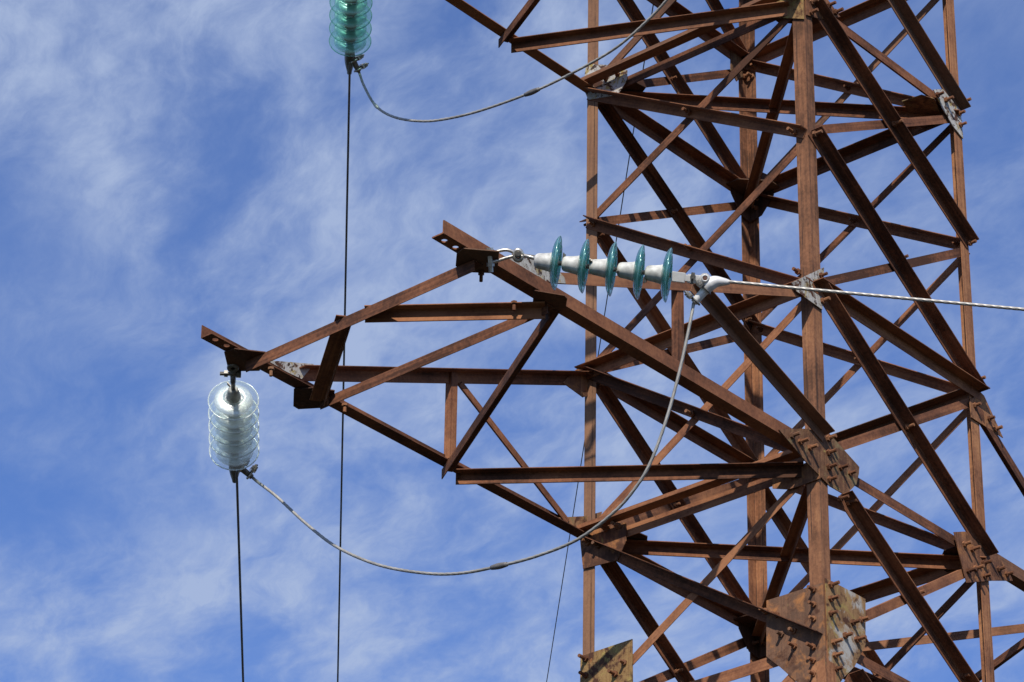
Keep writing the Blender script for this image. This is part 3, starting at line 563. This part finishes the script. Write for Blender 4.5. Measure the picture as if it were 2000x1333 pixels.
for i in range(LEV.index(Z4), LEV.index(Z5)):
    z0, z1 = LEV[i], LEV[i+1]
    for (la, lb, n) in FACES:
        nv = Vector(n); vw = nv if la+lb in ('LN', 'NR') else -nv
        pa, pb = fpt(la, lb, z1-0.004), fpt(lb, la, z0+0.010)
        offs = vw*(0.0045 if vw == nv else TL+0.005)
        if vw != nv:
            q0, q1 = fpt(la, lb, z0+0.028), fpt(lb, la, z1-0.030)
            bolt((pa+pb)*0.5 + offs, vw, 0.8)
            bolt(pa+(pb-pa)*0.03 + offs, vw, 0.8); bolt(pb+(pa-pb)*0.02 + offs, vw, 0.8)
            bolt(q0 + nv*0.006, nv, 0.8); bolt(q1 + nv*0.006, nv, 0.8)
        elif la == 'L':
            bolt(pa+(pb-pa)*0.012 + offs, vw, 0.85)

# ------------------------------------------------------------------ insulator strings
D_R = 0.126
def string(name, attach, direc, first, pitch, nd, capr, sc_, mats, label, lead, zs=1.0):
    """attach, first, pitch in modules along direc; local +z runs from the tower to the conductor"""
    m_sh, m_in, m_c, m_rim = mats
    root = empty(name, M(attach)); d = Vector(direc).normalized()
    root.rotation_mode = 'QUATERNION'; root.rotation_quaternion = d.to_track_quat('Z', 'Y')
    pz = pitch*S; k = sc_
    cl = min(0.078, pz-0.042)                       # cap length
    cap = [(0, -cl-0.004), (0.020, -cl-0.004), (0.029*capr, -cl), (0.034*capr, -cl+0.006), (0.037*capr, -cl+0.016), (0.0395*capr, -cl*0.5), (0.0425*capr, -cl*0.28), (0.044*capr, -0.012), (0.047*capr, -0.006), (0.047*capr, 0.002), (0.036, 0.006), (0, 0.006)]
    shell = [(0.047, -0.003), (0.060, 0.000), (0.080, 0.004), (0.100, 0.011), (0.116, 0.021), (0.1245, 0.030), (0.1275, 0.036), (0.1265, 0.041), (0.122, 0.042), (0.117, 0.037), (0.108, 0.029), (0.098, 0.023), (0.085, 0.018), (0.070, 0.014), (0.047, 0.012)]
    ribs = [(0.020, 0.0145), (0.070, 0.0165), (0.094, 0.0255), (0.099, 0.044), (0.096, 0.050), (0.091, 0.046), (0.086, 0.028), (0.078, 0.026), (0.073, 0.050), (0.069, 0.054), (0.064, 0.048), (0.060, 0.026), (0.050, 0.025), (0.045, 0.045), (0.040, 0.046), (0.036, 0.024), (0.020, 0.022)]
    pin = [(0, 0.010), (0.019, 0.010), (0.019, 0.028), (0.011, 0.034), (0.011, pz-cl-0.003), (0, pz-cl-0.003)]
    sk = lambda q: [(r*k, z*zs) for r, z in q]
    rim = [(0.1262 + 0.0034*math.cos(t*math.pi/5), 0.0385 + 0.0034*math.sin(t*math.pi/5)) for t in range(10)]
    me = {}
    for nm, pr, mt, cls in (('cap', cap, m_c, False), ('glass_shell', sk(shell), m_sh, True), ('glass_ribs', sk(ribs), m_in, True), ('glass_rim', sk(rim), m_rim, True), ('pin', pin, m_hw, False)):
        b_ = lathe(pr, 56 if 'glass' in nm else 24, cls); x = bpy.data.meshes.new(nm); b_.to_mesh(x); b_.free(); x.materials.append(mt); me[nm] = x
    for i in range(nd):
        z = first*S + i*pz
        sh = obj('glass_disc', me['glass_shell'], None, root); sh.location = (0, 0, z)
        for nm in ('cap', 'glass_ribs', 'glass_rim', 'pin'):
            c_ = obj(nm, me[nm], None, sh)
        b_ = bmesh.new(); qd = Vector((math.cos(0.9+i), math.sin(0.9+i), 0)); hexnut(b_, qd*0.020+Vector((0, 0, -cl+0.004)), qd, 0.006, 0.026); hexnut(b_, qd*0.018+Vector((0, 0, -cl-0.002)), qd, 0.004, 0.034, 6); fix(b_); obj('locking_pin', b_, m_hw, sh)
    # lead: link from the tower to the first cap
    zc = first*S - cl
    if lead:
        b_ = bmesh.new()
        ring = [Vector((0.020*math.cos(t*math.pi/8), 0, 0.022*math.sin(t*math.pi/8)+0.012)) for t in range(17)]
        b1 = sweep(ring, 0.011, 8)
        obj('shackle', b1, m_hw, root)
        L2 = zc-0.01
        b2 = sweep([Vector((0, 0, 0.03)), Vector((0, 0, L2*0.45))], 0.016, 10); obj('link', b2, m_hw, root)
        ring = [Vector((0, 0.022*math.cos(t*math.pi/8), 0.026*math.sin(t*math.pi/8)+L2*0.55)) for t in range(17)]
        obj('ring', sweep(ring, 0.013, 8), m_hw, root)
        b4 = bmesh.new(); hexnut(b4, Vector((-0.04, 0, L2*0.35)), Vector((1, 0, 0)), 0.020, 0.024); hexnut(b4, Vector((0.026, 0, L2*0.35)), Vector((1, 0, 0)), 0.018, 0.018); hexnut(b4, Vector((-0.04, 0, L2*0.35)), Vector((1, 0, 0)), 0.010, 0.105, 8); fix(b4); obj('link_bolt', b4, m_hw, root)
        obj('ball_pin', sweep([Vector((0, 0, L2*0.6)), Vector((0, 0, zc))], 0.011, 10), m_hw, root)
    tag(root, label, 'insulator')
    return root
NEAR_DIR = Vector(NEAR_D)
near = string('insulator_string', Vector(NEAR_DISC1)-NEAR_DIR*0.20, NEAR_D, 0.20-0.013, 0.083, 5, 1.0, 1.0, (m_teal, m_innert, m_cap, m_rimt), 'teal glass disc insulator string with pale caps pulled sideways across the tower', False, 0.72)
low = string('insulator_string', FAR_LOW, FAR_DIR, 0.155, 0.0655, 5, 0.80, 1.0, (m_clear, m_glare, m_capm, m_rimc), 'bright clear glass insulator string hanging at the left tip of the lower arm', True, 0.75)
upr = string('insulator_string', FAR_UP, FAR_DIR, 0.155, 0.0655, 5, 0.80, 0.93, (m_green, m_innerg, m_capd, m_rimg), 'green glass insulator string cut off by the top edge', True, 0.75)
for o in (near, low, upr): o['group'] = 'glass insulator strings'

# hardware of the near string (local coordinates of its root)
def to_local(root, p): return root_inv[root.name] @ M(p)
bpy.context.view_layer.update()
root_inv = {o.name: o.matrix_world.inverted() for o in (near, low, upr)}
def hardware(name, bm_, mat, root):
    bm_.transform(root_inv[root.name]); return obj(name, bm_, mat, root)
sh = [M(p) for p in NEAR_SHACKLE]; dd = (sh[2]-sh[0]).normalized(); uu = (up - dd*up.dot(dd)).normalized(); vv = dd.cross(uu)
for s_ in (-1, 1):
    pts = [sh[0]+uu*0.020*s_-dd*0.01, sh[0]+uu*0.022*s_+dd*0.02, sh[1]+uu*0.020*s_, sh[1]+uu*0.014*s_+dd*0.03, sh[2]]
    hardware('shackle', sweep(spline(pts, 0.01), 0.0085, 8), m_hwb, near)
b_ = bmesh.new(); hexnut(b_, sh[0]+uu*0.045, -uu, 0.019, 0.016); hexnut(b_, sh[0]-uu*0.025, -uu, 0.019, 0.018); hexnut(b_, sh[0]+uu*0.03, -uu, 0.011, 0.10, 10); fix(b_)
hardware('shackle_bolt', b_, m_hwb, near)
ring = [sh[2] + dd*(0.019*math.cos(t*math.pi/12)) + uu*(0.024*math.sin(t*math.pi/12)) for t in range(25)]
hardware('ring', sweep(ring, 0.011, 10), m_hwb, near)
b_ = bmesh.new(); hexnut(b_, sh[2]+fw*0.02+uu*0.004, -fw, 0.015, 0.05); hexnut(b_, sh[2]+uu*0.004, -fw, 0.009, 0.05, 8); fix(b_); hardware('ring_bolt', b_, m_hw, near)
hardware('ball_pin', sweep([sh[2]+dd*0.02, sh[3], sh[3]+(sh[3]-sh[2])*0.3], 0.009, 10), m_hwb, near)

# dead-end clamps
nl = [M(p) for p in NEAR_LINK]; root = empty('dead_end_clamp', nl[0]); tag(root, 'white cast dead-end clamp gripping the conductor in front of the tower', 'clamp', 'dead-end clamps')
bpy.context.view_layer.update(); root_inv[root.name] = root.matrix_world.inverted()
d1 = (nl[3]-nl[0]).normalized(); u1 = (up - d1*up.dot(d1)).normalized(); v1 = d1.cross(u1)
b_ = bmesh.new(); boxbm(b_, nl[0]+d1*0.030, d1, u1, v1, 0.034, 0.024, 0.010); boxbm(b_, nl[0]+d1*0.075, d1, u1, v1, 0.016, 0.016, 0.009); boxbm(b_, nl[0]+d1*0.105, d1, u1, v1, 0.032, 0.021, 0.007); fix(b_)
bmesh.ops.bevel(b_, geom=b_.edges[:], offset=0.003, segments=2, affect='EDGES'); hardware('link_plate', b_, m_alu, root)
b_ = bmesh.new(); hexnut(b_, nl[0]+d1*0.098+u1*0.012-v1*0.02, v1, 0.013, 0.05, 6); hexnut(b_, nl[0]+d1*0.098+u1*0.03, -u1, 0.009, 0.055, 8); fix(b_); hardware('link_bolt', b_, m_hw, root)
nc = [M(p) for p in NEAR_CLAMP]
cpts = spline(nc, 0.008); nn = len(cpts)
def crad(t):
    ks = [(0, 0.010), (0.08, 0.016), (0.20, 0.022), (0.34, 0.030), (0.46, 0.032), (0.56, 0.027), (0.66, 0.020), (0.90, 0.019), (1.0, 0.015)]
    for (a, ra), (b2, rb) in zip(ks[:-1], ks[1:]):
        if a <= t <= b2: return ra + (rb-ra)*(t-a)/(b2-a)
    return ks[-1][1]
hardware('clamp_body', sweep(cpts, [crad(i/(nn-1)) for i in range(nn)], 20), m_alu, root)
piv = nl[3]+d1*0.002+u1*0.010
b_ = bmesh.new(); hexnut(b_, piv+fw*0.015, -fw, 0.024, 0.050, 24); fix(b_); bmesh.ops.bevel(b_, geom=[e for e in b_.edges if len(e.link_faces) == 2 and e.calc_face_angle() > 1], offset=0.004, segments=2, affect='EDGES'); hardware('pivot_boss', b_, m_alu, root)
ring = [piv-fw*0.036 + u1*(0.014*math.cos(t*math.pi/12)) + d1*(0.014*math.sin(t*math.pi/12)) for t in range(25)]
hardware('pivot_ring', sweep(ring, 0.0035, 8), m_alu, root)
b_ = bmesh.new(); boxbm(b_, piv-fw*0.036, u1, d1, fw, 0.0085, 0.0085, 0.002); fix(b_); hardware('pivot_bolt', b_, mat_plain('dull_bronze', (0.20, 0.10, 0.07), 0.6), root)
def ubolt(c, ax, out, r, root, mat_r, mat_n, ln=0.05):
    """ring round the clamp tail and two studs with nuts"""
    ax = ax.normalized(); out = (out - ax*out.dot(ax)).normalized(); sd = ax.cross(out)
    arc = [c + out*ln*0.8 + sd*r] + [c + sd*(r*math.cos(math.pi*t/10)) - out*(r*math.sin(math.pi*t/10)) for t in range(11)] + [c + out*ln*0.8 - sd*r]
    hardware('u_bolt', sweep(arc, 0.0052, 8), mat_r, root)
    b_ = bmesh.new(); boxbm(b_, c+out*(r*1.0+0.004), out, sd, ax, 0.005, r+0.011, 0.012); fix(b_); hardware('saddle', b_, mat_r, root)
    b_ = bmesh.new()
    for s_ in (-1, 1):
        hexnut(b_, c+out*(r+0.009)+sd*r*s_, out, 0.0135, 0.012); hexnut(b_, c+out*(r+0.023)+sd*r*s_, out, 0.012, 0.010); hexnut(b_, c+out*r+sd*r*s_, out, 0.0048, 0.044, 8)
    fix(b_); hardware('stud_nut', b_, mat_n, root)
tail = (nc[6]-nc[4]).normalized()
outv = (-rt*0.8 + up*0.45)
for q in (0.62, 0.93):
    ubolt(cpts[int(q*(nn-1))], tail, outv, 0.025, root, m_hw, m_hwb)
def far_clamp(attach, jstart, label):
    o = Vector(attach)+Vector(FAR_DIR)*0.475
    root = empty('dead_end_clamp', M(o)); tag(root, label, 'clamp', 'dead-end clamps'); bpy.context.view_layer.update(); root_inv[root.name] = root.matrix_world.inverted()
    c = M(o); fd = Vector(FAR_DIR)
    pts = spline([c-fd*0.05, c+fd*0.02, c+fd*0.06, c+fd*0.12, c+fd*0.20], 0.01); n = len(pts)
    hardware('clamp_body', sweep(pts, [0.014+0.016*max(0.0, math.sin(min(1, i/(n-1)*1.05)*math.pi)) for i in range(n)], 14), m_hw, root)
    j = M(jstart); side = (j - (c+fd*0.06)); p2 = spline([c+fd*0.03, c+fd*0.05+side*0.45, j], 0.008); n2 = len(p2)
    hardware('clamp_tail', sweep(p2, [0.019-0.005*i/n2 for i in range(n2)], 12), m_hw, root)
    for q in (0.45, 0.9):
        ubolt(p2[int(q*(n2-1))], side, up-rt*0.1, 0.022, root, m_hwb, m_hw, 0.05)
    return root
far_clamp(FAR_LOW, JUMP_LOW[0], 'small dark clamp under the bright clear insulator string at the left')
far_clamp(FAR_UP, JUMP_UP[0], 'small dark clamp under the green insulator string at the top')

# ------------------------------------------------------------------ wires
def wire(name, pts, r, mat, label, cat, step=0.012, lobes=6, group=None, lay=0.24):
    o = obj(name, sweep(spline(pts, step), r, 24 if lobes else 10, lobes, lay), mat); tag(o, label, cat, group); return o
c0 = M(NEAR_COND); nd = NEAR_DIR.copy(); hd = Vector((nd.x, nd.y, 0)).normalized(); sl_ = nd.z/Vector((nd.x, nd.y)).length
def span(p0, hd, slope, L, sagc, n):
    return [p0 + hd*(L*i/n) + Vector((0, 0, slope*(L*i/n) + sagc*(L*i/n)**2)) for i in range(n+1)]
wire('conductor', span(c0 - nd*0.03, hd, sl_+0.016, 6.0, 0.0012, 24), 0.0083, m_wire, 'pale twisted aluminium conductor running right across the front of the tower', 'power line', 0.010, 6, 'conductors')
gd = Vector((0.7279, 0.6845, 0)).normalized()
wire('conductor', span(M(COND_LOW0)-gd*0.1, gd, -0.052, 160, 0.00022, 60), 0.0066, m_wired, 'dark conductor dropping from the bright clear insulator string', 'power line', 0.5, 0, 'conductors')
wire('conductor', span(M(COND_UP0)-gd*0.1, gd, -0.050, 160, 0.00022, 60), 0.0066, m_wired, 'long dark conductor dropping from the green insulator string', 'power line', 0.5, 0, 'conductors')
wire('ground_wire', span(M((0.0, 0.0, 5.62)), Matrix.Rotation(0.01, 3, 'Z') @ gd, -0.045, 160, 0.0002, 60), 0.0052, m_wired, 'thin dark wire slanting down behind the left tower leg', 'power line', 0.5, 0)
jl = [M(p) for p in JUMP_LOW]
wire('jumper_cable', jl, 0.0080, m_wirej, 'lower drooping jumper cable from the clear insulator to the white clamp', 'cable', 0.012, 6, 'jumper cables')
ju = [M(p) for p in JUMP_UP]
wire('jumper_cable', ju, 0.0076, m_wirej, 'upper drooping jumper cable leaving through the top edge', 'cable', 0.012, 6, 'jumper cables')

# sleeves on the jumpers
def sleeve(parent, pts, near_p, r, mat, ln=0.05):
    q = M(near_p); sp = spline(pts, 0.01); i = min(range(len(sp)), key=lambda j: (sp[j]-q).length); n = int(ln/0.01); seg = sp[max(0, i-n):i+n+1]; k = len(seg)
    obj('sleeve', sweep(seg, [r*(0.72+0.28*math.sin(math.pi*j/(k-1))) for j in range(k)], 12), mat, parent)
jumpers = [o for o in C.objects if o.name.startswith('jumper_cable')]
jumpers.sort(key=lambda o: o.name)
sleeve(jumpers[0], jl, JUMP_LOW[8], 0.0150, m_wired); sleeve(jumpers[1], ju, JUMP_UP[7], 0.0150, m_wired); sleeve(jumpers[1], ju, JUMP_UP[2], 0.0105, m_wire, 0.03)
